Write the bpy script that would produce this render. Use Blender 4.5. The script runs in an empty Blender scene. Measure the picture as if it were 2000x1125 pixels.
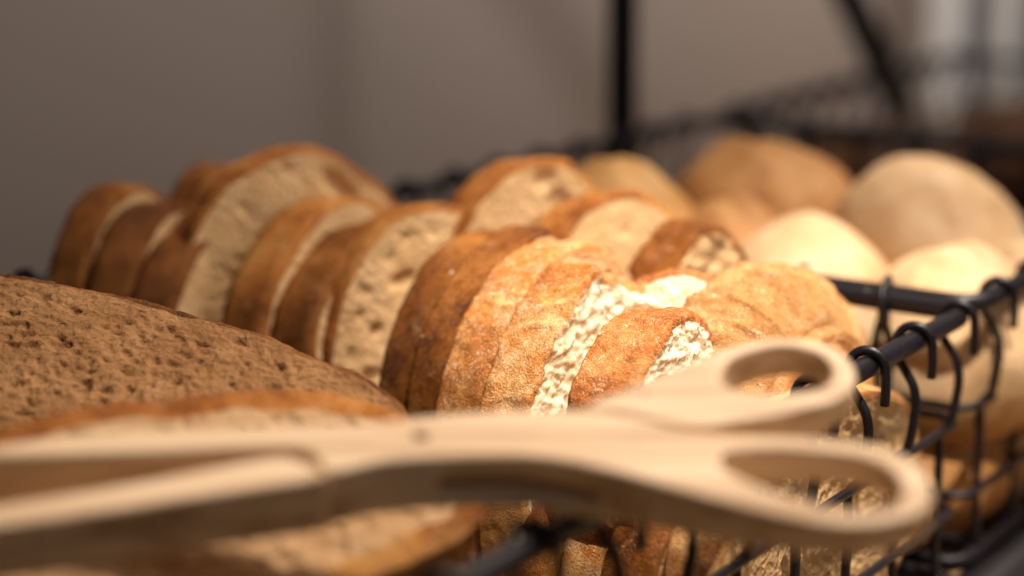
import bpy, bmesh, math, random
import numpy as np
from mathutils import Vector, Matrix, Euler

S = bpy.context.scene
COL = S.collection
R = math.radians

# ------------------------------------------------------------------ camera, world, lamps, exposure
RIM = .09                                     # height of the basket rims above the table
CAMZ = RIM + .1213
cam_d = bpy.data.cameras.new('camera')
cam = bpy.data.objects.new('camera', cam_d); COL.objects.link(cam)
cam.location = (0, 0, CAMZ); cam.rotation_euler = (R(90 - 13.3), 0, 0)
cam_d.sensor_width = 36; cam_d.lens = 67.32
cam_d.clip_start = .01; cam_d.clip_end = 50
cam_d.dof.use_dof = True; cam_d.dof.focus_distance = .440; cam_d.dof.aperture_fstop = 4.6
cam_d.dof.aperture_blades = 0
S.camera = cam

W = bpy.data.worlds.new('World'); S.world = W; W.use_nodes = True
bg = W.node_tree.nodes['Background']
bg.inputs['Color'].default_value = (1.0, .88, .78, 1); bg.inputs['Strength'].default_value = .05

def lamp(name, kind, loc, target, energy, color, **kw):
    d = bpy.data.lights.new(name, kind); d.energy = energy; d.color = color
    for k, v in kw.items(): setattr(d, k, v)
    o = bpy.data.objects.new(name, d); COL.objects.link(o)
    o.location = loc
    o.rotation_euler = (Vector(target) - Vector(loc)).to_track_quat('-Z', 'Y').to_euler()
    return o
# narrow shop spotlight over the front of the bread, then added unseen fill lights
lamp('spotlight', 'SPOT', (.17, .02, 1.0), (.062, .466, RIM + .01), 66, (1.0, .86, .70),
     spot_size=R(11.5), spot_blend=.5, shadow_soft_size=.016)
lamp('wide_fill', 'SPOT', (.42, .62, 1.15), (.12, .37, RIM), 68, (1.0, .83, .66),
     spot_size=R(36), spot_blend=1.0, shadow_soft_size=.05)  # added fill for the tongs and centre, falling off to the left
lamp('overhead_fill', 'AREA', (.62, .72, 1.20), (.14, .58, .1), 9.5, (1.0, .87, .75), shape='RECTANGLE', size=.8, size_y=.5)  # added soft fill from above right, no visible source
# added unseen fill spots to the right that brighten the wall over the bread
for x, y, tx, ty, e in ((.475, .12, -.36, .62, 8), (.60, .30, -.14, .83, 18), (.72, .49, .06, 1.12, 27), (.86, .69, .28, 1.44, 36)):
    lamp('wall_fill', 'SPOT', (x, y, RIM + .46), (tx, ty, RIM + .11), e, (1.0, .91, .85), spot_size=R(28), spot_blend=.9, shadow_soft_size=.26)

S.view_settings.view_transform = 'Standard'; S.view_settings.look = 'None'
S.view_settings.exposure = 0; S.view_settings.gamma = 1
S.render.engine = 'CYCLES'
S.cycles.use_denoising = True
S.cycles.max_bounces = 6; S.cycles.diffuse_bounces = 4

# ------------------------------------------------------------------ frame of the display: a along the baskets, b across, z over the rim
AV = np.array([.565, .825]); AV /= np.linalg.norm(AV)
BV = np.array([-AV[1], AV[0]]); C0 = np.array([.119, .485])
ANG = math.atan2(AV[1], AV[0])
def wp(a, b, z):
    p = C0 + a * AV + b * BV
    return Vector((p[0], p[1], RIM + z))

# ------------------------------------------------------------------ noise
_rs = np.random.RandomState(7)
_P = np.concatenate([_rs.permutation(256)] * 3)
_G = _rs.normal(size=(256, 3)); _G /= np.linalg.norm(_G, axis=1)[:, None]
def perlin(p):
    p = np.asarray(p, float); i = np.floor(p).astype(int); f = p - i; i &= 255
    u = f * f * f * (f * (f * 6 - 15) + 10)
    out = 0
    for dx in (0, 1):
        wx = u[:, 0] if dx else 1 - u[:, 0]
        for dy in (0, 1):
            wy = u[:, 1] if dy else 1 - u[:, 1]
            for dz in (0, 1):
                wz = u[:, 2] if dz else 1 - u[:, 2]
                g = _G[_P[_P[_P[i[:, 0] + dx] + i[:, 1] + dy] + i[:, 2] + dz]]
                out = out + wx * wy * wz * ((f - (dx, dy, dz)) * g).sum(1)
    return out
def fbm(p, scale, octv=3, gain=.5):
    p = np.asarray(p) / scale; r = 0; a = 1
    for k in range(octv):
        r = r + a * perlin(p + 17.3 * k); p = p * 2.03; a *= gain
    return r

# ------------------------------------------------------------------ object helpers
def link_mesh(name, me, mat=None, parent=None, smooth=True):
    o = bpy.data.objects.new(name, me); COL.objects.link(o)
    if mat is not None:
        me.materials.clear(); me.materials.append(mat)
    if parent is not None: o.parent = parent
    if smooth and len(me.polygons):
        me.polygons.foreach_set('use_smooth', [True] * len(me.polygons))
    return o
def mesh(name, v, f):
    me = bpy.data.meshes.new(name)
    me.from_pydata([tuple(x) for x in v], [], [tuple(x) for x in f]); me.update()
    return me
def tag(o, label=None, cat=None, group=None, kind=None):
    if label: o['label'] = label
    if cat: o['category'] = cat
    if group: o['group'] = group
    if kind: o['kind'] = kind
    return o
def empty(name, loc, rot=(0, 0, 0)):
    o = bpy.data.objects.new(name, None); COL.objects.link(o)
    o.empty_display_size = .02; o.location = loc; o.rotation_euler = rot
    return o
def catmull(pts, n=6, closed=False):
    P = [np.array(p, float) for p in pts]; m = len(P); out = []
    rng = range(m) if closed else range(m - 1)
    for i in rng:
        if closed: p0, p1, p2, p3 = P[i - 1], P[i], P[(i + 1) % m], P[(i + 2) % m]
        else: p0, p1, p2, p3 = P[max(i - 1, 0)], P[i], P[i + 1], P[min(i + 2, m - 1)]
        for k in range(n):
            t = k / n
            out.append(.5 * (2 * p1 + (p2 - p0) * t + (2 * p0 - 5 * p1 + 4 * p2 - p3) * t * t + (3 * p1 - p0 - 3 * p2 + p3) * t ** 3))
    if not closed: out.append(P[-1])
    return out
def tube(name, path, r, seg=10, closed=False):
    P = np.array(path, float); n = len(P)
    if closed: T = np.roll(P, -1, 0) - np.roll(P, 1, 0)
    else: T = np.gradient(P, axis=0)
    T /= np.linalg.norm(T, axis=1)[:, None]
    ref = np.array([0, 1, 0.]) if abs(T[0][1]) < .9 else np.array([1, 0, 0.])
    N = np.cross(T[0], ref); N /= np.linalg.norm(N)
    v = []; f = []
    for i in range(n):
        N = N - T[i] * (N @ T[i]); N /= np.linalg.norm(N); Bn = np.cross(T[i], N)
        for k in range(seg):
            t = 2 * math.pi * k / seg
            v.append(P[i] + r * (math.cos(t) * N + math.sin(t) * Bn))
    for i in range(n if closed else n - 1):
        j = (i + 1) % n
        off = 0
        if closed and j == 0:
            d = [np.linalg.norm(v[i * seg] - v[k]) for k in range(seg)]; off = int(np.argmin(d))
        for k in range(seg):
            k2 = (k + 1) % seg
            f.append((i * seg + k, i * seg + k2, j * seg + (k2 + off) % seg, j * seg + (k + off) % seg))
    if not closed:
        f.append(tuple(range(seg - 1, -1, -1))); f.append(tuple((n - 1) * seg + k for k in range(seg)))
    return mesh(name, v, f)
def box_mesh(name, sx, sy, sz, bevel=.0006):
    bm = bmesh.new(); bmesh.ops.create_cube(bm, size=1)
    for q in bm.verts: q.co = Vector((q.co.x * sx, q.co.y * sy, q.co.z * sz))
    if bevel: bmesh.ops.bevel(bm, geom=bm.edges[:], offset=bevel, segments=2, affect='EDGES')
    me = bpy.data.meshes.new(name); bm.to_mesh(me); bm.free(); return me

# ------------------------------------------------------------------ materials
class NT:
    def __init__(s, name):
        s.m = bpy.data.materials.new(name); s.m.use_nodes = True; s.t = s.m.node_tree
        s.b = s.t.nodes['Principled BSDF']
    def n(s, typ, **kw):
        q = s.t.nodes.new(typ)
        for k, v in kw.items():
            if k in q.inputs.keys(): q.inputs[k].default_value = v
            else: setattr(q, k, v)
        return q
    def l(s, a, b): s.t.links.new(a, b)
    def coords(s, scale=(1, 1, 1)):
        tc = s.n('ShaderNodeTexCoord'); oi = s.n('ShaderNodeObjectInfo')
        mu = s.n('ShaderNodeMath', operation='MULTIPLY'); mu.inputs[1].default_value = 7.0
        s.l(oi.outputs['Random'], mu.inputs[0])
        ad = s.n('ShaderNodeVectorMath', operation='ADD'); s.l(tc.outputs['Object'], ad.inputs[0]); s.l(mu.outputs[0], ad.inputs[1])
        mp = s.n('ShaderNodeMapping'); mp.inputs['Scale'].default_value = scale; s.l(ad.outputs[0], mp.inputs['Vector'])
        s.tc = tc
        return mp.outputs[0]
    def noise(s, vec, scale, detail=4, rough=.55):
        q = s.n('ShaderNodeTexNoise'); q.inputs['Scale'].default_value = scale; q.inputs['Detail'].default_value = detail
        q.inputs['Roughness'].default_value = rough; s.l(vec, q.inputs['Vector']); return q.outputs['Fac']
    def ramp(s, fac, stops, interp='LINEAR'):
        q = s.n('ShaderNodeValToRGB'); e = q.color_ramp.elements; q.color_ramp.interpolation = interp
        while len(e) < len(stops): e.new(.5)
        for el, (p, c) in zip(e, stops):
            el.position = p; el.color = (*c, 1) if len(c) == 3 else c
        s.l(fac, q.inputs['Fac']); return q.outputs['Color']
    def mix(s, fac, a, b, typ='MIX'):
        q = s.n('ShaderNodeMix', data_type='RGBA', blend_type=typ)
        if isinstance(fac, (int, float)): q.inputs[0].default_value = fac
        else: s.l(fac, q.inputs[0])
        for i, c in ((6, a), (7, b)):
            if isinstance(c, tuple): q.inputs[i].default_value = (*c, 1)
            else: s.l(c, q.inputs[i])
        return q.outputs[2]
    def bump(s, h, dist, strength=1.0, prev=None):
        q = s.n('ShaderNodeBump'); q.inputs['Distance'].default_value = dist; q.inputs['Strength'].default_value = strength
        s.l(h, q.inputs['Height'])
        if prev is not None: s.l(prev, q.inputs['Normal'])
        return q.outputs[0]
    def done(s, color=None, rough=None, normal=None, **kw):
        for key, v in (('Base Color', color), ('Roughness', rough), ('Normal', normal)):
            if v is None: continue
            if isinstance(v, (int, float)): s.b.inputs[key].default_value = v
            elif isinstance(v, tuple): s.b.inputs[key].default_value = (*v, 1)
            else: s.l(v, s.b.inputs[key])
        for k, v in kw.items(): s.b.inputs[k.replace('_', ' ')].default_value = v
        return s.m

def crust_mat(name, dark, mid, light, flour_glint=.5, floury=(.86, .74, .54), rough=.62, spec=.14, base_pale=.6):
    t = NT(name); c = t.coords()
    big = t.noise(c, 55, 5, .6); fine = t.noise(c, 700, 4, .7)
    m = t.n('ShaderNodeMath', operation='MULTIPLY_ADD'); t.l(fine, m.inputs[0]); m.inputs[1].default_value = .55
    t.l(big, m.inputs[2])
    col = t.ramp(m.outputs[0], [(.58, dark), (.76, mid), (.95, light)])
    # pale underside of the loaf
    at = t.n('ShaderNodeAttribute', attribute_name='low')
    lowm = t.n('ShaderNodeMath', operation='MULTIPLY'); t.l(at.outputs['Fac'], lowm.inputs[0]); lowm.inputs[1].default_value = base_pale
    col = t.mix(lowm.outputs[0], col, (.56, .30, .10))
    # the thin browned line where a slice was cut through the crust
    # dusting of flour in fine specks and patches, doubling as painted sparkle on crust_red
    sp = t.noise(c, 1900, 3, .7); pa = t.noise(c, 170, 4, .7)
    mm = t.n('ShaderNodeMath', operation='MULTIPLY_ADD'); t.l(pa, mm.inputs[0]); mm.inputs[1].default_value = .5; t.l(sp, mm.inputs[2])
    fl = t.ramp(mm.outputs[0], [(.93 - .078 * flour_glint, (0, 0, 0)), (1.03 - .078 * flour_glint, (1, 1, 1))])
    fm0 = t.n('ShaderNodeMath', operation='MULTIPLY'); t.l(fl, fm0.inputs[0]); fm0.inputs[1].default_value = min(.72, .35 + .5 * flour_glint)
    inv = t.n('ShaderNodeMath', operation='MULTIPLY_ADD'); t.l(at.outputs['Fac'], inv.inputs[0]); inv.inputs[1].default_value = -.75; inv.inputs[2].default_value = 1
    fm = t.n('ShaderNodeMath', operation='MULTIPLY'); t.l(fm0.outputs[0], fm.inputs[0]); t.l(inv.outputs[0], fm.inputs[1])
    col = t.mix(fm.outputs[0], col, floury)
    h1 = t.noise(c, 2000, 3, .6); h2 = t.noise(c, 380, 4, .6)
    nr = t.bump(h2, .0010, .35); nr = t.bump(h1, .0008, .9, nr)
    return t.done(col, rough, nr, Specular_IOR_Level=spec)

def crumb_mat(name, base, alt, edge, fine=900, bumpd=.0012, sss=.0, speck=None, edgew=.75):
    t = NT(name); c = t.coords()
    n1 = t.noise(c, 70, 4, .6); n2 = t.noise(c, fine, 3, .6)
    col = t.mix(t.ramp(n1, [(.35, (0, 0, 0)), (.65, (1, 1, 1))]), base, alt)
    if speck:
        s = t.ramp(t.noise(c, 1100, 2, .5), [(.58, (0, 0, 0)), (.70, (1, 1, 1))])
        col = t.mix(s, col, speck)
    at = t.n('ShaderNodeAttribute', attribute_name='edge')
    ad = t.n('ShaderNodeMath', operation='MULTIPLY_ADD'); t.l(n1, ad.inputs[0]); ad.inputs[1].default_value = .35; t.l(at.outputs['Fac'], ad.inputs[2])
    e = t.ramp(ad.outputs[0], [(1.03, (0, 0, 0)), (1.19, (1, 1, 1))])
    em = t.n('ShaderNodeMath', operation='MULTIPLY'); t.l(e, em.inputs[0]); em.inputs[1].default_value = edgew
    col = t.mix(em.outputs[0], col, edge)
    vo = t.n('ShaderNodeTexVoronoi', feature='SMOOTH_F1'); vo.inputs['Scale'].default_value = fine * .55; vo.inputs['Smoothness'].default_value = .4
    dn = t.n('ShaderNodeTexNoise'); dn.inputs['Scale'].default_value = 300; t.l(c, dn.inputs['Vector'])
    mx = t.n('ShaderNodeMix', data_type='VECTOR'); mx.inputs[0].default_value = .004; t.l(c, mx.inputs[4]); t.l(dn.outputs['Color'], mx.inputs[5])
    t.l(mx.outputs[1], vo.inputs['Vector'])
    nr = t.bump(vo.outputs['Distance'], bumpd, .55); nr = t.bump(n2, bumpd * .6, .45, nr)
    kw = {}
    if sss:
        t.b.inputs['Subsurface Weight'].default_value = sss
        t.b.inputs['Subsurface Radius'].default_value = (1, .75, .55); t.b.inputs['Subsurface Scale'].default_value = .003
    return t.done(col, .85, nr, Specular_IOR_Level=.2)

M = {}
M['crust_gold'] = crust_mat('crust_gold', (.36, .11, .020), (.58, .225, .050), (.80, .48, .20), flour_glint=1.7)  # golden crust; its pale albedo also carries part of the lit look
M['crust_brown'] = crust_mat('crust_brown', (.095, .027, .006), (.25, .082, .013), (.42, .17, .036), flour_glint=.6)  # brown crust; part of the shade beside the lit pair is in this albedo
M['crust_red'] = crust_mat('crust_red', (.24, .065, .014), (.46, .155, .038), (.66, .32, .11), flour_glint=1.25)  # pale specks here paint the specular sparkle of the crust
M['crust_tan'] = crust_mat('crust_tan', (.34, .13, .035), (.50, .24, .08), (.64, .38, .16), flour_glint=1.3)
M['crust_amber'] = crust_mat('crust_amber', (.17, .050, .010), (.40, .140, .027), (.58, .265, .07), flour_glint=.6)
M['crust_dark'] = crust_mat('crust_dark', (.085, .027, .007), (.19, .064, .014), (.32, .12, .028), flour_glint=.05)  # darker brown crust; shade at the left end put into the colour
M['crust_rye'] = crust_mat('crust_rye', (.07, .022, .008), (.19, .068, .02), (.33, .14, .045), flour_glint=-.4)
M['crumb_white'] = crumb_mat('crumb_white', (.73, .50, .27), (.62, .40, .19), (.44, .18, .04))
M['crumb_torn'] = crumb_mat('crumb_torn', (.90, .77, .58), (.84, .66, .45), (.58, .29, .08), sss=.5, bumpd=.0009)
M['crumb_rye'] = crumb_mat('crumb_rye', (.38, .20, .085), (.28, .135, .052), (.19, .072, .021), fine=900, bumpd=.0009, speck=(.17, .082, .034))
M['crumb_rye_pale'] = crumb_mat('crumb_rye_pale', (.54, .36, .20), (.45, .28, .14), (.36, .17, .055), fine=900, bumpd=.0009, speck=(.30, .16, .07))

def roll_mat(name, c1, c2, c3):
    t = NT(name); c = t.coords()
    n = t.noise(c, 45, 4, .6)
    col = t.ramp(n, [(.3, c1), (.5, c2), (.72, c3)])
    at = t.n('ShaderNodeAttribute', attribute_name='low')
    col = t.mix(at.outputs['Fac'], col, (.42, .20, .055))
    nr = t.bump(t.noise(c, 300, 4), .0012, .4)
    return t.done(col, .62, nr, Specular_IOR_Level=.3)
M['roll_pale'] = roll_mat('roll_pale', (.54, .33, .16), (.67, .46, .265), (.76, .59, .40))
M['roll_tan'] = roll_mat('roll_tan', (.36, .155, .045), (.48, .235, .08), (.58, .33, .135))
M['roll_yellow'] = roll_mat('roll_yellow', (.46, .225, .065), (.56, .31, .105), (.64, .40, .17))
def seeded_mat():
    t = NT('seeded_crust'); c = t.coords()
    n = t.noise(c, 60, 4); col = t.ramp(n, [(.3, (.03, .009, .003)), (.5, (.08, .026, .006)), (.7, (.15, .055, .013))])
    vo = t.n('ShaderNodeTexVoronoi'); vo.inputs['Scale'].default_value = 240; t.l(c, vo.inputs['Vector'])
    sd = t.ramp(vo.outputs['Distance'], [(.22, (1, 1, 1)), (.34, (0, 0, 0))])
    col = t.mix(t.mix(.8, sd, t.ramp(t.noise(c, 40, 2), [(.45, (0, 0, 0)), (.55, (1, 1, 1))]), 'MULTIPLY'), col, (.20, .09, .025))
    return t.done(col, .6, t.bump(vo.outputs['Distance'], .002, .6))
M['seeded'] = seeded_mat()

def wood_mat(name, c1, c2, c3, sc=(14, 170, 170), rough=.48):
    t = NT(name); c = t.coords(sc)
    n = t.noise(c, 1.0, 5, .6); f = t.noise(c, 5.0, 3, .6)
    m = t.n('ShaderNodeMath', operation='MULTIPLY_ADD'); t.l(f, m.inputs[0]); m.inputs[1].default_value = .35; t.l(n, m.inputs[2])
    col = t.ramp(m.outputs[0], [(.48, c1), (.66, c2), (.86, c3)])
    nr = t.bump(m.outputs[0], .0004, .35)
    return t.done(col, rough, nr, Specular_IOR_Level=.4)
M['beech'] = wood_mat('beech_wood', (.42, .255, .135), (.77, .56, .37), (.87, .68, .49), sc=(9, 210, 210))
M['pin'] = wood_mat('pin_wood', (.20, .12, .08), (.27, .17, .12), (.33, .22, .15))
M['table'] = wood_mat('table_wood', (.40, .25, .12), (.52, .34, .18), (.62, .43, .25), sc=(6, 80, 80))
def metal():
    t = NT('black_powder_coat'); c = t.coords()
    n = t.noise(c, 900, 3); col = t.ramp(n, [(.3, (.006, .005, .008)), (.7, (.012, .010, .015))])
    return t.done(col, .38, t.bump(n, .0002, .3), Specular_IOR_Level=.30)
M['metal'] = metal()
def wall_mat():
    t = NT('taupe_wall_paint'); c = t.coords()
    n = t.noise(c, 3, 4); col = t.ramp(n, [(.3, (.54, .475, .435)), (.7, (.57, .505, .465))])
    return t.done(col, .8, t.bump(t.noise(c, 250, 3), .0006, .3))
M['wall'] = wall_mat()
def plain(name, col, rough=.4):
    t = NT(name); c = t.coords(); n = t.noise(c, 30, 3)
    k = t.ramp(n, [(.3, tuple(q * .94 for q in col)), (.7, col)])
    return t.done(k, rough)
M['white'] = plain('white_plastic', (.80, .81, .82), .3)
M['frame'] = plain('matt_black_steel', (.010, .009, .012), .62)
M['frame'].node_tree.nodes['Principled BSDF'].inputs['Specular IOR Level'].default_value = .2
M['grey'] = plain('grey_ribbed_metal', (.13, .13, .16), .5)

# ------------------------------------------------------------------ the setting: table top and wall
def slab(name, a0, a1, b0, b1, z0, z1, mat, kind='structure'):
    cen = wp((a0 + a1) / 2, (b0 + b1) / 2, (z0 + z1) / 2)
    me = box_mesh(name, a1 - a0, b1 - b0, z1 - z0, .002)
    o = link_mesh(name, me, mat); o.location = cen; o.rotation_euler = (0, 0, ANG)
    if kind: o['kind'] = kind
    return o
slab('table_top', -.6, 2.2, -.35, .399, -.12, -RIM, M['table'])
slab('wall', -1.0, 3.0, .40, .44, -.5, 1.6, M['wall'])

# ------------------------------------------------------------------ wire baskets
RR, WR = .0027, .0012
def hook_path():
    p = [(.0042, .0010, -.0092), (.0043, .0010, -.0058), (.0042, .0008, -.002)]
    for k in range(0, 9):
        t = math.pi * k / 8; p.append((math.cos(t) * (RR + WR + .0001), .0008 - .0030 * k / 8, math.sin(t) * (RR + WR + .0001)))
    p += [(-.0040, -.0024, -.0034), (-.0014, -.0026, -.0070), (.0010, -.0026, -.0105), (.0020, -.0026, -.0150), (.0016, -.0026, -.0205),
          (.0004, -.0026, -.0270), (-.0024, -.0026, -.0310), (-.0022, -.0026, -.0380), (-.0022, -.0026, -.0460),
          (-.0024, -.0026, -.0545), (-.0020, -.0026, -.0640), (-.0010, -.0026, -.0720)]
    return p
HOOK = tube('hook_wire', catmull(hook_path(), 4), WR, 10)
def basket(label, a0, a1, b0, b1, pitch_a=.0281, pitch_b=.0252, phase_a=.0065, phase_b=.0245):
    """rim rod on z = rim height, wires hooked over it; a1 is the far end, b0 the near long side"""
    L, Wd = a1 - a0, b1 - b0
    root = empty('wire_basket', wp((a0 + a1) / 2, (b0 + b1) / 2, 0), (0, 0, ANG))
    tag(root, label, 'basket', 'black wire baskets')
    def rect(hx, hy, r, z, n=6):
        pts = []
        for cx, cy, s in ((hx - r, hy - r, 0), (-hx + r, hy - r, 90), (-hx + r, -hy + r, 180), (hx - r, -hy + r, 270)):
            for k in range(n + 1):
                t = R(s + 90 * k / n); pts.append((cx + r * math.cos(t), cy + r * math.sin(t), z))
        return pts
    link_mesh('rim', tube('rim', rect(L / 2, Wd / 2, .008, 0), RR, 14, True), M['metal'], root)
    for z in (-.0290, -.0540):
        link_mesh('wire_ring', tube('wire_ring', rect(L / 2 - .0002, Wd / 2 - .0002, .006, z), WR, 8, True), M['metal'], root)
    link_mesh('bottom_frame', tube('bottom_frame', rect(L / 2 - .001, Wd / 2 - .001, .006, -.0735), .0022, 8, True), M['metal'], root)
    def put(x, y, rz):
        o = link_mesh('hook_wire', HOOK, None, root); o.location = (x, y, 0); o.rotation_euler = (0, 0, rz)
    if not HOOK.materials: HOOK.materials.append(M['metal'])
    n = int((L - phase_a - .004) / pitch_a)
    for k in range(n + 1):
        x = L / 2 - phase_a - pitch_a * k
        put(x, -Wd / 2, -math.pi / 2); put(x, Wd / 2, math.pi / 2)
    n = int((Wd - phase_b - .004) / pitch_b)
    for k in range(n + 1):
        y = -Wd / 2 + phase_b + pitch_b * k
        put(L / 2, y, 0); put(-L / 2, y, math.pi)
    fw = tube('floor_wire', [(0, -Wd / 2 + .001, 0), (0, Wd / 2 - .001, 0)], WR, 8); fw.materials.append(M['metal'])
    n = int(L / .028)
    for k in range(n):
        o = link_mesh('floor_wire', fw, None, root); o.location = (-L / 2 + .016 + k * .028, 0, -.0722)
    return root
basket('black wire basket in the foreground holding the sliced bread under the tongs', -.30, 0, 0, .2256)
basket('black wire basket behind the sliced bread, filled with pale rolls', .0085, .262, .001, .2256, phase_a=.012)
basket('blurred black wire basket at far right holding dark seeded loaves', .272, .56, .001, .2256)

# steel display frame carrying the baskets
st = empty('display_frame', wp(.2, .235, -RIM), (0, 0, ANG))
tag(st, 'black steel frame with upright post and slanted brace behind the baskets', 'frame')
def frame_part(name, a0, a1, b, z0, z1, tb, ta=None):
    me = box_mesh(name, a1 - a0, tb, z1 - z0, .001); o = link_mesh(name, me, M['frame'], st)
    o.location = ((a0 + a1) / 2 - .2, b - .235, (z0 + z1) / 2 + RIM); return o
frame_part('rail', -.33, .62, -.004, -RIM + .0005, -.0765, .014)
frame_part('rail', -.33, .62, .229, -RIM + .0005, -.0765, .014)
for a in (-.315, .004, .267, .60):
    frame_part('cross_bar', a - .007, a + .007, .1125, -RIM + .0015, -.0775, .218)
o = frame_part('post', .2065, .2165, .237, -.0765, .75, .010); o.rotation_euler = (0, R(-1.0), 0)
me = box_mesh('brace', .016, .010, .42, .001); o = link_mesh('brace', me, M['frame'], st)
o.location = (.354 - .2, .002, .118 + RIM); o.rotation_euler = (0, R(-48), 0)

# ------------------------------------------------------------------ bread slices
def outline(Wd, H, ns, seed, ntop=2.1, nbot=3.0, rough=.03, wr=1., tear=None):
    th = np.linspace(0, 2 * math.pi, ns, endpoint=False)
    c, s = np.cos(th), np.sin(th)
    e = np.where(s > 0, 2 / ntop, 2 / nbot)
    x = Wd / 2 * np.sign(c) * np.abs(c) ** e; z = H / 2 * np.sign(s) * np.abs(s) ** e
    p = np.stack([c * 1.3, s * 1.3, np.full(ns, seed * 3.7)], 1)
    k = 1 + rough * 1.6 * fbm(p, 1.0, 3, .5)
    x = np.where(x > 0, x * wr, x)
    P = np.stack([x * k, z * k], 1)
    if tear:                                  # (x0, z0, slope): the corner beyond this line is torn away
        lim = tear[1] - tear[2] * (P[:, 0] - tear[0]) + .0035 * fbm(np.stack([P[:, 0], P[:, 0] * 0, P[:, 0] * 0 + seed], 1), .006, 3, .6)
        P[:, 1] = np.minimum(P[:, 1], lim)
    # even spacing along the contour
    Q = np.vstack([P, P[:1]]); d = np.r_[0, np.cumsum(np.linalg.norm(np.diff(Q, axis=0), axis=1))]
    t = np.linspace(0, d[-1], ns, endpoint=False)
    return np.stack([np.interp(t, d, Q[:, 0]), np.interp(t, d, Q[:, 1])], 1)

def bread_slice(label, a, b, ztop, Wd, H, T, seed, crust='crust_brown', crumb='crumb_white', lean=0, yaw=0, roll=0,
                res=1, name='bread_slice', cat='bread slice', group='slices of white bread', pores=60, pmax=.0022, pdep=.0011,
                face=.00028, crust_d=.0007, ct=.0022, bulge=(), rough=.03, ntop=2.1, nbot=3.0, ridge=0., loc=None, bend=0., base_line=-.62, edge_d=.0005, bulge_n=.9, wr=1., tear=None, fscale=.006, dome=0., face_name='crumb'):
    """a, b: centre of the front cut face along / across the baskets; ztop: top over the rim. Local x runs along a, z up, the front face looks along -y"""
    rng = np.random.RandomState(seed)
    ns = {0: 110, 1: 220, 2: 420}[res]; nr = {0: 14, 1: 40, 2: 84}[res]; nb = {0: 6, 1: 12, 2: 30}[res]
    O = outline(Wd, H, ns, seed, ntop, nbot, rough, wr, tear)
    N = np.roll(O, -1, 0) - np.roll(O, 1, 0); N = np.stack([N[:, 1], -N[:, 0]], 1); N /= np.linalg.norm(N, axis=1)[:, None] + 1e-12
    # ---- crust: inner ring front, outer band, inner ring back
    inn = O - N * (ct * (1 + .5 * perlin(np.stack([O[:, 0] / .01, O[:, 1] / .01, np.full(ns, seed * 1.1)], 1)))[:, None])
    binn = inn
    if dome: inn = inn - N * dome
    rows = []
    ys = np.linspace(-T / 2, T / 2, nb + 1)
    for y in ys:
        p3 = np.stack([O[:, 0], np.full(ns, y), O[:, 1]], 1) + seed * .37
        d = crust_d * (fbm(p3, .0035, 3, .55) * .7 + fbm(p3, .014, 2) * 1.2)
        if ridge:
            rp = p3 * (1, .6, 1); q = 1 - np.abs(fbm(rp, .011, 2)) * 3.2
            top = np.clip((O[:, 1] / (H / 2) - .15) / .6, 0, 1)
            d = d + ridge * np.clip(q - .45, 0, 1) * top
        e = abs(y) / (T / 2)
        if e > .999: d = d - .0003 - .0004 * np.abs(perlin(p3 / .002))
        if dome: d = d - dome * max(0, -y / (T / 2)) ** 2.5
        P = O + N * d[:, None]
        yy = np.full(ns, y)
        if e > .999: yy = y + np.sign(y) * edge_d * fbm(p3, .003, 2)
        rows.append(np.stack([P[:, 0], yy, P[:, 1]], 1))
    def facey(X, Z, s, detail):
        """displacement of a cut face, positive outward"""
        p3 = np.stack([X, np.full_like(X, seed * .31), Z], 1)
        y = face * (fbm(p3, fscale, 5, .66) * 1.6 + fbm(p3, .02, 2) * 1.2)
        if detail:
            por = np.zeros_like(X)
            for k in range(pores):
                t = rng.uniform(0, 2 * math.pi); q = math.sqrt(rng.uniform(0, 1)) * .93
                j = int(t / (2 * math.pi) * ns) % ns
                cx, cz = inn[j] * q
                r0 = pmax * (.18 + .82 * rng.uniform() ** 2.2); el = rng.uniform(1, 2.3); an = rng.uniform(-.6, .6) + t + math.pi / 2
                dx, dz = X - cx, Z - cz
                u = (dx * math.cos(an) + dz * math.sin(an)) / (r0 * el); v = (-dx * math.sin(an) + dz * math.cos(an)) / r0
                w = u * u + v * v
                sel = w < 1
                if sel.any(): por[sel] = np.maximum(por[sel], (1 - w[sel]) ** .4 * min(pdep, r0 * 1.3) * (.6 + .4 * rng.uniform()))
            y = y - por
            for bx, bz, br, bh in bulge:
                w = ((X - bx) ** 2 + (Z - bz) ** 2) / br ** 2
                y = y + bh * np.exp(-w) * (1 + bulge_n * fbm(p3, .006, 3, .6))
        return y
    f_in = np.stack([inn[:, 0], -T / 2 - facey(inn[:, 0], inn[:, 1], 1, False), inn[:, 1]], 1)
    b_in = np.stack([binn[:, 0], np.full(ns, T / 2), binn[:, 1]], 1)
    allr = [f_in] + rows + [b_in]
    V = np.vstack(allr); nrw = len(allr)
    F = []
    idx = np.arange(ns); nx = (idx + 1) % ns
    for i in range(nrw - 1):
        F.append(np.stack([i * ns + idx, i * ns + nx, (i + 1) * ns + nx, (i + 1) * ns + idx], 1))
    F = np.vstack(F)
    def warp(V):
        V = V.copy()
        if bend: V[:, 1] += bend * ((V[:, 0] / (Wd / 2)) ** 2)
        return V
    mc = mesh('crust', warp(V), F)
    low = np.clip((base_line - V[:, 2] / (H / 2) + .06 * perlin(V / .012)) / .10 + .5, 0, 1)
    mc.attributes.new('low', 'FLOAT', 'POINT').data.foreach_set('value', low.astype(np.float32))
    # ---- crumb: front face in fine rings, plain back face
    sv = 1 - (np.arange(nr) / nr) ** 1.0
    Vf = []; E = []
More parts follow.
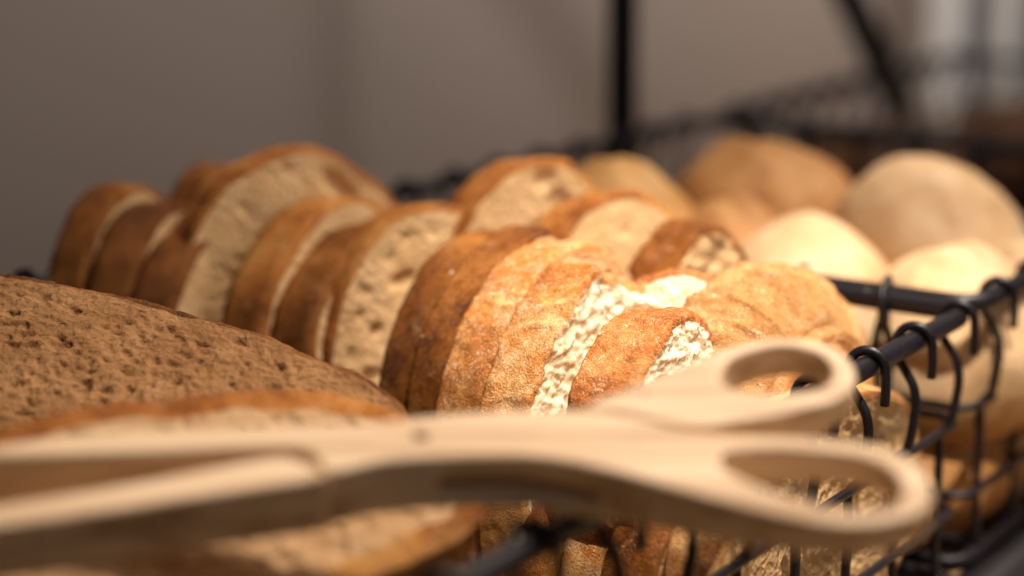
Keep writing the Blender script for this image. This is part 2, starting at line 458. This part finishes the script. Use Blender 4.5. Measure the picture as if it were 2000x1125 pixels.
    for i, s in enumerate(sv):
        X, Z = inn[:, 0] * s, inn[:, 1] * s
        if i == 0: Vf.append(f_in)
        else: Vf.append(np.stack([X, np.zeros(ns), Z], 1))
        E.append(np.full(ns, s))
    Vf = np.vstack(Vf); E = np.concatenate(E)
    yd = facey(Vf[ns:, 0], Vf[ns:, 2], 0, True)
    fade = np.clip((1 - E[ns:]) / .05, 0, 1)
    y0 = facey(Vf[ns:, 0], Vf[ns:, 2], 0, False)
    Vf[ns:, 1] = -T / 2 - (y0 * (1 - fade) + yd * fade)
    n0 = len(Vf)
    cen = np.array([[0, Vf[-ns:, 1].mean(), 0]])
    Vb = np.vstack([b_in, b_in * (.5, 1, .5), [[0, T / 2, 0]]])
    V2 = np.vstack([Vf, cen, Vb])
    F2 = []
    for i in range(nr - 1):
        F2 += np.stack([i * ns + nx, i * ns + idx, (i + 1) * ns + idx, (i + 1) * ns + nx], 1).tolist()
    F2 += [((nr - 1) * ns + int(nx[k]), (nr - 1) * ns + k, n0) for k in range(ns)]
    o1 = n0 + 1
    F2 += np.stack([o1 + idx, o1 + nx, o1 + ns + nx, o1 + ns + idx], 1).tolist()
    F2 += [(o1 + ns + k, o1 + ns + int(nx[k]), o1 + 2 * ns) for k in range(ns)]
    mb = mesh('crumb', warp(V2), F2)
    ea = np.concatenate([E, [0], np.ones(ns), np.full(ns, .5), [0]])
    mb.attributes.new('edge', 'FLOAT', 'POINT').data.foreach_set('value', ea.astype(np.float32))
    # ---- place
    rot = Euler((R(lean), R(roll), ANG + R(yaw)), 'XYZ')
    if loc is None:
        p = wp(a, b, ztop - H / 2)
        p = p + rot.to_matrix() @ Vector((0, T / 2, 0))
    else: p = loc
    root = empty(name, p, rot); tag(root, label, cat, group)
    link_mesh('crust', mc, M[crust], root); link_mesh(face_name, mb, M[crumb], root)
    return root

# front row, nearest first
TORN = dict(crumb='crumb_torn', res=2, face=.0008, fscale=.0030, pores=30, pmax=.0024, pdep=.0010)
bread_slice('short red-brown bread slice with torn crumb, just above the upper tong handle', -.090, .030, .0145, .066, .060, .0165, 11, 'crust_red',
            crust_d=.0007, yaw=2, lean=-6, base_line=-2, ridge=.0009, ntop=2.0, wr=.5, **TORN)
bread_slice('brightly lit golden bread slice with ragged white crumb, at centre in sharp focus', -.070, .060, .0210, .098, .098, .0135, 21, 'crust_gold',
            crust_d=.0005, ridge=.0012, rough=.03, bulge=((.006, .033, .008, .005), (-.01, .02, .012, .0015)), lean=-3, base_line=-.02, ntop=2.0, wr=.75,
            tear=(-.016, .0490, .42), **TORN)
bread_slice('floury golden bread slice pressed behind the brightest slice', -.069, .0742, .0205, .098, .098, .0135, 22, 'crust_gold', 'crumb_white',
            res=2, crust_d=.0005, ridge=.0012, lean=-3, base_line=-.12, ntop=2.0, wr=.75)
bread_slice('shaded brown bread slice directly left of the lit pair', -.062, .0885, .0215, .098, .10, .0125, 23, 'crust_brown', res=1, lean=-3, ntop=2.0, crust_d=.0005, wr=.55)
bread_slice('reddish brown bread slice between the lit pair and the open pale slice', -.057, .1020, .0190, .096, .098, .0130, 24, 'crust_brown', res=1, lean=-3, ntop=2.0, crust_d=.0005, wr=.5)
bread_slice('upright bread slice showing its pale porous cut face, left of the lit pair', -.056, .1275, .0240, .080, .092, .0125, 25, 'crust_amber', res=1, lean=-11,
            pores=130, pmax=.0024, pdep=.0020, yaw=-14, ntop=2.0, crust_d=.0004)
bread_slice('blurred brown bread slice behind the open pale slice', -.057, .1415, .0175, .088, .09, .0145, 26, 'crust_brown', res=0, lean=-7, yaw=4, ntop=2.0)
bread_slice('blurred bread slice with orange crust in front of the largest slice', -.058, .1565, .0215, .092, .095, .0150, 27, 'crust_amber', res=0, lean=-7, yaw=4, ntop=2.0)
bread_slice('largest blurred bread slice, its pale round face rising over the others', -.060, .173, .0355, .084, .105, .0135, 28, 'crust_amber', res=1, lean=-9, yaw=-22,
            pores=60, pmax=.0034, pdep=.0018, ntop=2.0)
bread_slice('dark bread slice just left of the largest slice', -.078, .190, .0140, .068, .085, .0145, 29, 'crust_dark', res=0, yaw=14, ntop=2.0)
bread_slice('dark blurred bread slice second from the left end of the row', -.079, .2045, .0190, .070, .09, .0145, 30, 'crust_dark', res=0, yaw=14, ntop=2.0)
bread_slice('leftmost blurred bread slice of the row, with an orange glow on its crust', -.082, .219, .0225, .066, .09, .012, 31, 'crust_brown', res=0, yaw=12, ntop=2.0)
bread_slice('blurred bread slice peeking over the left end of the row', -.046, .216, .0255, .045, .085, .012, 32, 'crust_brown', res=0, yaw=8, ntop=2.0)
# second row, against the rolls
bread_slice('bread slice with a big dark hole in its crust, behind the centre', -.022, .1185, .0315, .064, .090, .012, 41, 'crust_amber', res=1, pores=26, pmax=.0045, pdep=.003, rough=.04, yaw=-18, lean=-6, ntop=2.3)
bread_slice('blurred pale bread slice right behind the brightest slice', -.016, .092, .0235, .066, .08, .014, 42, 'crust_amber', res=1, pores=30, rough=.04, yaw=-14, lean=-8)
bread_slice('small curled bread slice with orange crust beside the brightest roll', -.024, .064, .0195, .044, .075, .014, 43, 'crust_brown', res=1, rough=.05, yaw=-14, face=.0010)
bread_slice('broad bread heel sloping down behind the upper tong handle', -.044, .020, .0155, .090, .070, .024, 44, 'crust_tan', 'crust_tan', res=2, crust_d=.0014, bulge_n=.15,
            roll=10, ridge=.0022, base_line=-3, lean=-4, ntop=2.0, bulge=((0, .002, .026, .006),), pores=0, ct=.001, dome=.013, face_name='heel_crust')
bread_slice('small lit crumb piece wedged between two slices above the tong handle', -.064, .048, .0185, .046, .05, .014, 45, 'crust_red', yaw=-50, lean=-35, **TORN)
# lower layer, seen through the wires
for k, (lab, cr) in enumerate([('pale bread slice standing right behind the basket wires', 'crust_gold'), ('bread slice in the lower layer, second from the basket side', 'crust_brown'),
                              ('bread slice in the lower layer, third from the basket side', 'crust_gold'), ('bread slice in the lower layer, fourth from the basket side', 'crust_brown')]):
    bread_slice(lab, -.068 - .002 * (k % 2), .0062 + .0138 * k, -.0085 - .004 * k, .114, .062, .0132, 60 + k, cr, res=1, pores=140, pmax=.003, rough=.04, base_line=-.9)

# rye slices at lower left
rye = dict(crust='crust_rye', crumb='crumb_rye', name='rye_slice', cat='rye slice', group='slices of rye bread', pores=900, pmax=.0013, pdep=.0011, face=.0005, ct=.0014, ntop=2.3, nbot=2.3)
def rye_loc(a, b, z): return wp(a, b, z)
bread_slice('large brown rye slice leaning behind the tongs at left', 0, 0, 0, .185, .091, .010, 71, loc=rye_loc(-.2025, .1375, -.0037), lean=-69, yaw=-75, roll=5.8, res=2, rough=.06, edge_d=.0012, **rye)
bread_slice('rye slice at far left, tucked under the large rye slice', 0, 0, 0, .150, .080, .010, 72, loc=rye_loc(-.196, .174, -.0035), lean=-69, yaw=-77, roll=5, res=1, **rye)
bread_slice('rye slice under the tong jaws, its crusty edge towards the camera', 0, 0, 0, .110, .056, .010, 73, loc=Vector((-.058, .3395, RIM - .0025)), lean=-63, yaw=-28.5, roll=2, res=2, **dict(rye, crumb='crumb_rye_pale', crust='crust_amber', pmax=.0022, pores=300, ct=.0055, rough=.045))

# ------------------------------------------------------------------ rolls
def roll(label, a, b, ztop, rx, ry, rz, seed, mat, yaw=0, tilt=(0, 0), group='pale bread rolls', name='bread_roll', cat='bread roll', bumpy=.12, peak=.42, cleft=.5):
    nu, nv = 64, 40
    v = []; low = []
    u = np.linspace(0, 2 * math.pi, nu, endpoint=False)
    rows = []
    for j in range(1, nv):
        t = math.pi * j / nv
        st_, ct_ = math.sin(t), math.cos(t)
        z = ct_ if ct_ > 0 else ct_ * .75
        k = st_ ** (1 + peak * (1 if ct_ > 0 else 0))
        rows.append(np.stack([np.cos(u) * k, np.sin(u) * k, np.full(nu, z)], 1))
    V = np.vstack([[[0, 0, 1]]] + rows + [[[0, 0, -.75]]])
    V = V * (1 + bumpy * fbm(V + seed * 5.1, .8, 3))[:, None]
    # lengthwise cleft along the crown
    cl = np.exp(-(V[:, 1] / .10) ** 2) * np.clip(V[:, 2], 0, 1) * np.clip(1 - np.abs(V[:, 0]) * .9, 0, 1)
    V[:, 2] -= .09 * cleft * cl
    V[:, 2] += .05 * cleft * np.exp(-((np.abs(V[:, 1]) - .2) / .1) ** 2) * np.clip(V[:, 2], 0, 1) * np.clip(1 - np.abs(V[:, 0]), 0, 1)
    low = np.clip((-V[:, 2] - .25) / .2, 0, 1) * .8
    V = V * (rx, ry, rz)
    F = []
    for k in range(nu):
        k2 = (k + 1) % nu; F.append((0, 1 + k, 1 + k2))
        F.append((len(V) - 1, 1 + (nv - 2) * nu + k2, 1 + (nv - 2) * nu + k))
    for j in range(nv - 2):
        for k in range(nu):
            k2 = (k + 1) % nu
            F.append((1 + j * nu + k, 1 + (j + 1) * nu + k, 1 + (j + 1) * nu + k2, 1 + j * nu + k2))
    me = mesh(name, V, F)
    me.attributes.new('low', 'FLOAT', 'POINT').data.foreach_set('value', low.astype(np.float32))
    o = link_mesh(name, me, M[mat]); o.location = wp(a, b, ztop - rz); o.rotation_euler = (R(tilt[0]), R(tilt[1]), ANG + R(yaw))
    return tag(o, label, cat, group)
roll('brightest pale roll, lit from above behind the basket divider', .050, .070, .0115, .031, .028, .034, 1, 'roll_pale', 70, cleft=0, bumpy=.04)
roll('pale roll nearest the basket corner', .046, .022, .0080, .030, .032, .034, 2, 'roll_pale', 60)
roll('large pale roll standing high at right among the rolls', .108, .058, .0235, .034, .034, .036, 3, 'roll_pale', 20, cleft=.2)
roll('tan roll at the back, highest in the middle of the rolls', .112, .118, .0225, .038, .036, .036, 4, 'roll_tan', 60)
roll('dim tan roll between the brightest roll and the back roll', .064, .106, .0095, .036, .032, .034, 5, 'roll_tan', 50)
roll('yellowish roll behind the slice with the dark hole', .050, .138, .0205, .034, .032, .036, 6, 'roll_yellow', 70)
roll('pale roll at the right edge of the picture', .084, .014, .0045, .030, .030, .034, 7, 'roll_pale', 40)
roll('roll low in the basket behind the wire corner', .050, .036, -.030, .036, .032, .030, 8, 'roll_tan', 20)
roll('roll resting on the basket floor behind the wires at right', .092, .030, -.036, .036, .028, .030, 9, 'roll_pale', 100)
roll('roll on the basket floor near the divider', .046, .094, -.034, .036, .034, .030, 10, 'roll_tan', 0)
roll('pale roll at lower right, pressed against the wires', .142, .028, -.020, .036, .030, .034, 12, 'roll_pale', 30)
for k, (a, b, z, lab) in enumerate([(.312, .066, .012, 'dark seeded loaf at the right edge behind the pale rolls'), (.330, .165, -.006, 'dark seeded loaf far back under the white cylinders'),
                                    (.296, .010, -.004, 'dark seeded loaf low at the right edge beside the wires'), (.415, .120, .000, 'farthest dark seeded loaf')]):
    roll(lab, a, b, z, .062, .040, .045, 30 + k, 'seeded', 90, group='dark seeded loaves', name='seeded_loaf', cat='loaf', bumpy=.06, peak=.05)

# ------------------------------------------------------------------ wooden scissor tongs
TILT = R(16)
tongs = empty('bread_tongs', (.0225, .3225, RIM + .0175), (TILT, 0, 0))
tag(tongs, 'pale beech scissor tongs with two finger loops lying across the basket rim', 'tongs')
P1 = [(48.7,-15.7),(47.9,-7.6),(42.8,-2.0),(32.2,1.0),(18.6,2.2),(8.6,4.0),(-3,8.6),(-10.7,10.3),(-24.8,10.1),(-38.8,8.0),(-48.9,6.2),(-65.6,5.3),(-82.1,4.3),(-96.7,2.8),(-108,.4),(-115.5,-2.4),(-117,-4.0),(-113,-5.3),(-89.1,-3.9),(-68.8,-2.4),(-60.7,-2.6),(-56.8,-5.3),(-54.2,-9.7),(-45.4,-6.6),(-36.4,-5.5),(-27.4,-5.0),(-17.5,-5.4),(-5.0,-9.6),(7.8,-16.0),(20.4,-21.7),(30.3,-24.6),(39.0,-24.3),(45.6,-21.2)]
H1 = [(13.7,-5.7),(15.6,-3.5),(22.6,-2.6),(31.6,-3.3),(39.4,-5.8),(43.3,-10.4),(43.5,-15.7),(41.1,-19.5),(36.9,-21.0),(31.0,-20.0),(25.3,-17.2),(18.8,-12.7),(14.7,-8.8)]
P2h = [(-9.8,10.9),(-3.8,15.9),(11.5,27.3),(19.8,32.8),(29.0,35.4),(36.8,33.9),(41.0,28.1),(41.4,20.7),(37.9,14.4),(29.7,9.9),(19.0,6.5),(9.4,4.5),(-2.4,9.2)]
H2 = [(16.4,21.6),(18.7,27.2),(23.5,30.9),(29.7,32.5),(35.3,30.0),(37.4,25.3),(36.6,20.3),(33.5,17.3),(27.6,15.7),(21.0,16.2),(17.4,18.5)]
P2j = [(-135,-28.5),(-130.1,-24.9),(-110.0,-19.3),(-91.4,-13.8),(-72.3,-7.4),(-63.0,-4.7),(-57.8,-6.9),(-54.9,-10.2),(-56.4,-12.0),(-75.1,-16.9),(-93.8,-22.1),(-108.7,-25.7),(-128.5,-31.3),(-134,-31)]
def plate(name, contours, thick, bev, parent, mat, taper, cut=None, extra=None):
    cu = bpy.data.curves.new(name, 'CURVE'); cu.dimensions = '2D'; cu.fill_mode = 'BOTH'
    for c in contours:
        pts = catmull([np.array(p) / 1000 for p in c], 6, True)
        sp = cu.splines.new('POLY'); sp.points.add(len(pts) - 1)
        for q, p in zip(sp.points, pts): q.co = (p[0], p[1], 0, 1)
        sp.use_cyclic_u = True
    cu.extrude = thick / 2 - bev; cu.bevel_depth = bev; cu.bevel_resolution = 3; cu.offset = -bev
    tmp = bpy.data.objects.new('tmp', cu); COL.objects.link(tmp)
    dg = bpy.context.evaluated_depsgraph_get(); dg.update()
    me = bpy.data.meshes.new_from_object(tmp.evaluated_get(dg))
    bpy.data.objects.remove(tmp); bpy.data.curves.remove(cu)
    bm = bmesh.new(); bm.from_mesh(me); bmesh.ops.remove_doubles(bm, verts=bm.verts[:], dist=1e-6)
    bmesh.ops.recalc_face_normals(bm, faces=bm.faces[:])
    for q in bm.verts:
        q.co.z -= thick / 2                       # upper face on z = 0
        q.co.z *= taper(q.co.x)
    if extra: extra(bm)
    bm.to_mesh(me); bm.free()
    o = link_mesh(name, me, mat, parent)
    if cut:
        ob = bpy.data.objects.new('cutter', box_mesh('cutter', *cut[1], bevel=0)); COL.objects.link(ob)
        ob.parent = parent; ob.location = cut[0]; ob.rotation_euler = (0, 0, cut[2])
        md = o.modifiers.new('b', 'BOOLEAN'); md.operation = 'DIFFERENCE'; md.object = ob; md.solver = 'EXACT'
        bpy.context.view_layer.update()
        dg = bpy.context.evaluated_depsgraph_get(); dg.update()
        m2 = bpy.data.meshes.new_from_object(o.evaluated_get(dg))
        o.modifiers.clear(); o.data = m2; bpy.data.objects.remove(ob)
    me = o.data
    # flat faces stay flat, the rounded edges go smooth
    me.polygons.foreach_set('use_smooth', [abs(p.normal.z) < .999 for p in me.polygons])
    return o
tp = lambda x: 1.0 if x < -.01 else (1 - .42 * min(1, (x + .01) / .045))
plate('arm', [P1, H1], .0115, .0012, tongs, M['beech'], tp, cut=((-.0215, -.006, -.0058), (.028, .016, .0026), 0))
def tenon(bm):
    m = Matrix.Translation((-.030, .001, -.0058)) @ Matrix.Rotation(R(24), 4, 'Z') @ Matrix.Diagonal((.060, .009, .0020, 1))
    bmesh.ops.create_cube(bm, size=1, matrix=m)
plate('arm', [P2h, H2], .0115, .0012, tongs, M['beech'], tp)
plate('jaw', [P2j], .0115, .0012, tongs, M['beech'], tp)
bm = bmesh.new(); bmesh.ops.create_cone(bm, cap_ends=True, segments=24, radius1=.0016, radius2=.0016, depth=.0125)
bmesh.ops.bevel(bm, geom=[e for e in bm.edges if abs(e.verts[0].co.z - e.verts[1].co.z) < 1e-6], offset=.0003, segments=2, affect='EDGES')
me = bpy.data.meshes.new('pivot_pin'); bm.to_mesh(me); bm.free()
o = link_mesh('pivot_pin', me, M['pin'], tongs); o.location = (-.0385, .0016, -.0059)

# ------------------------------------------------------------------ far background: white cylinders and a grey ribbed one
def cylinder(label, name, a, b, r, h, mat, ribs=0, cat='container'):
    prof = [(0, 0), (r * .55, .001), (r * .85, .006), (r, .020)]
    n = 40
    for k in range(1, n + 1):
        z = .020 + (h - .03) * k / n
        prof.append((r * (1 + (.02 * math.sin(k * 1.6) if ribs else 0)), z))
    prof += [(r * .9, h - .003), (0, h)]
    v = []; f = []; ns = 40
    for (x, z) in prof:
        for k in range(ns):
            t = 2 * math.pi * k / ns; v.append((max(x, 1e-5) * math.cos(t), max(x, 1e-5) * math.sin(t), z))
    for i in range(len(prof) - 1):
        for k in range(ns):
            k2 = (k + 1) % ns; f.append((i * ns + k, i * ns + k2, (i + 1) * ns + k2, (i + 1) * ns + k))
    o = link_mesh(name, mesh(name, v, f), M[mat]); o.location = wp(a, b, -RIM + .0005)
    return tag(o, label, cat)
cylinder('left of two blurred white cylinders standing behind the baskets', 'white_canister', .868, .36, .0165, .30, 'white')
cylinder('right of two blurred white cylinders standing behind the baskets', 'white_canister', .980, .355, .0150, .30, 'white')
cylinder('slim dark grey cylinder added to darken the gap between the two white cylinders', 'gap_darkener', .955, .379, .014, .28, 'grey')  # added object, makes the gap between the white cylinders dark
cylinder('dark grey ribbed cylinder at the top right corner of the picture', 'ribbed_canister', 1.075, .345, .030, .30, 'grey', ribs=1)

# ------------------------------------------------------------------ loose crumbs fallen on the bread, the tongs and the rim
bpy.context.view_layer.update()
dg = bpy.context.evaluated_depsgraph_get()
rg = random.Random(5)
cv = []; cf = []
ico = bmesh.new(); bmesh.ops.create_icosphere(ico, subdivisions=1, radius=1)
iv = [v.co.copy() for v in ico.verts]; jf = [[v.index for v in f.verts] for f in ico.faces]; ico.free()
for k in range(190):
    if k < 150: p = wp(rg.uniform(-.14, .0), rg.uniform(.0, .13), .2)
    else: p = Vector((rg.uniform(-.08, .07), rg.uniform(.30, .35), RIM + .2))
    ok, loc, nor, ix, ob, mx = S.ray_cast(dg, p, Vector((0, 0, -1)))
    if not ok or loc.z < RIM - .01: continue
    r = .00022 + .0006 * rg.random() ** 3
    if k == 3: r = .001
    n0 = len(cv); q = Euler((rg.random() * 6, rg.random() * 6, rg.random() * 6)).to_matrix()
    for v in iv:
        cv.append(loc + nor * r * .5 + q @ Vector((v.x * r * rg.uniform(.7, 1.4), v.y * r * rg.uniform(.6, 1.1), v.z * r * .8)))
    cf += [[n0 + a for a in f] for f in jf]
o = link_mesh('bread_crumbs', mesh('bread_crumbs', cv, cf), M['crumb_torn'], smooth=False)
tag(o, 'tiny pale crumbs scattered over the slices and the tongs', 'crumbs', kind='stuff')
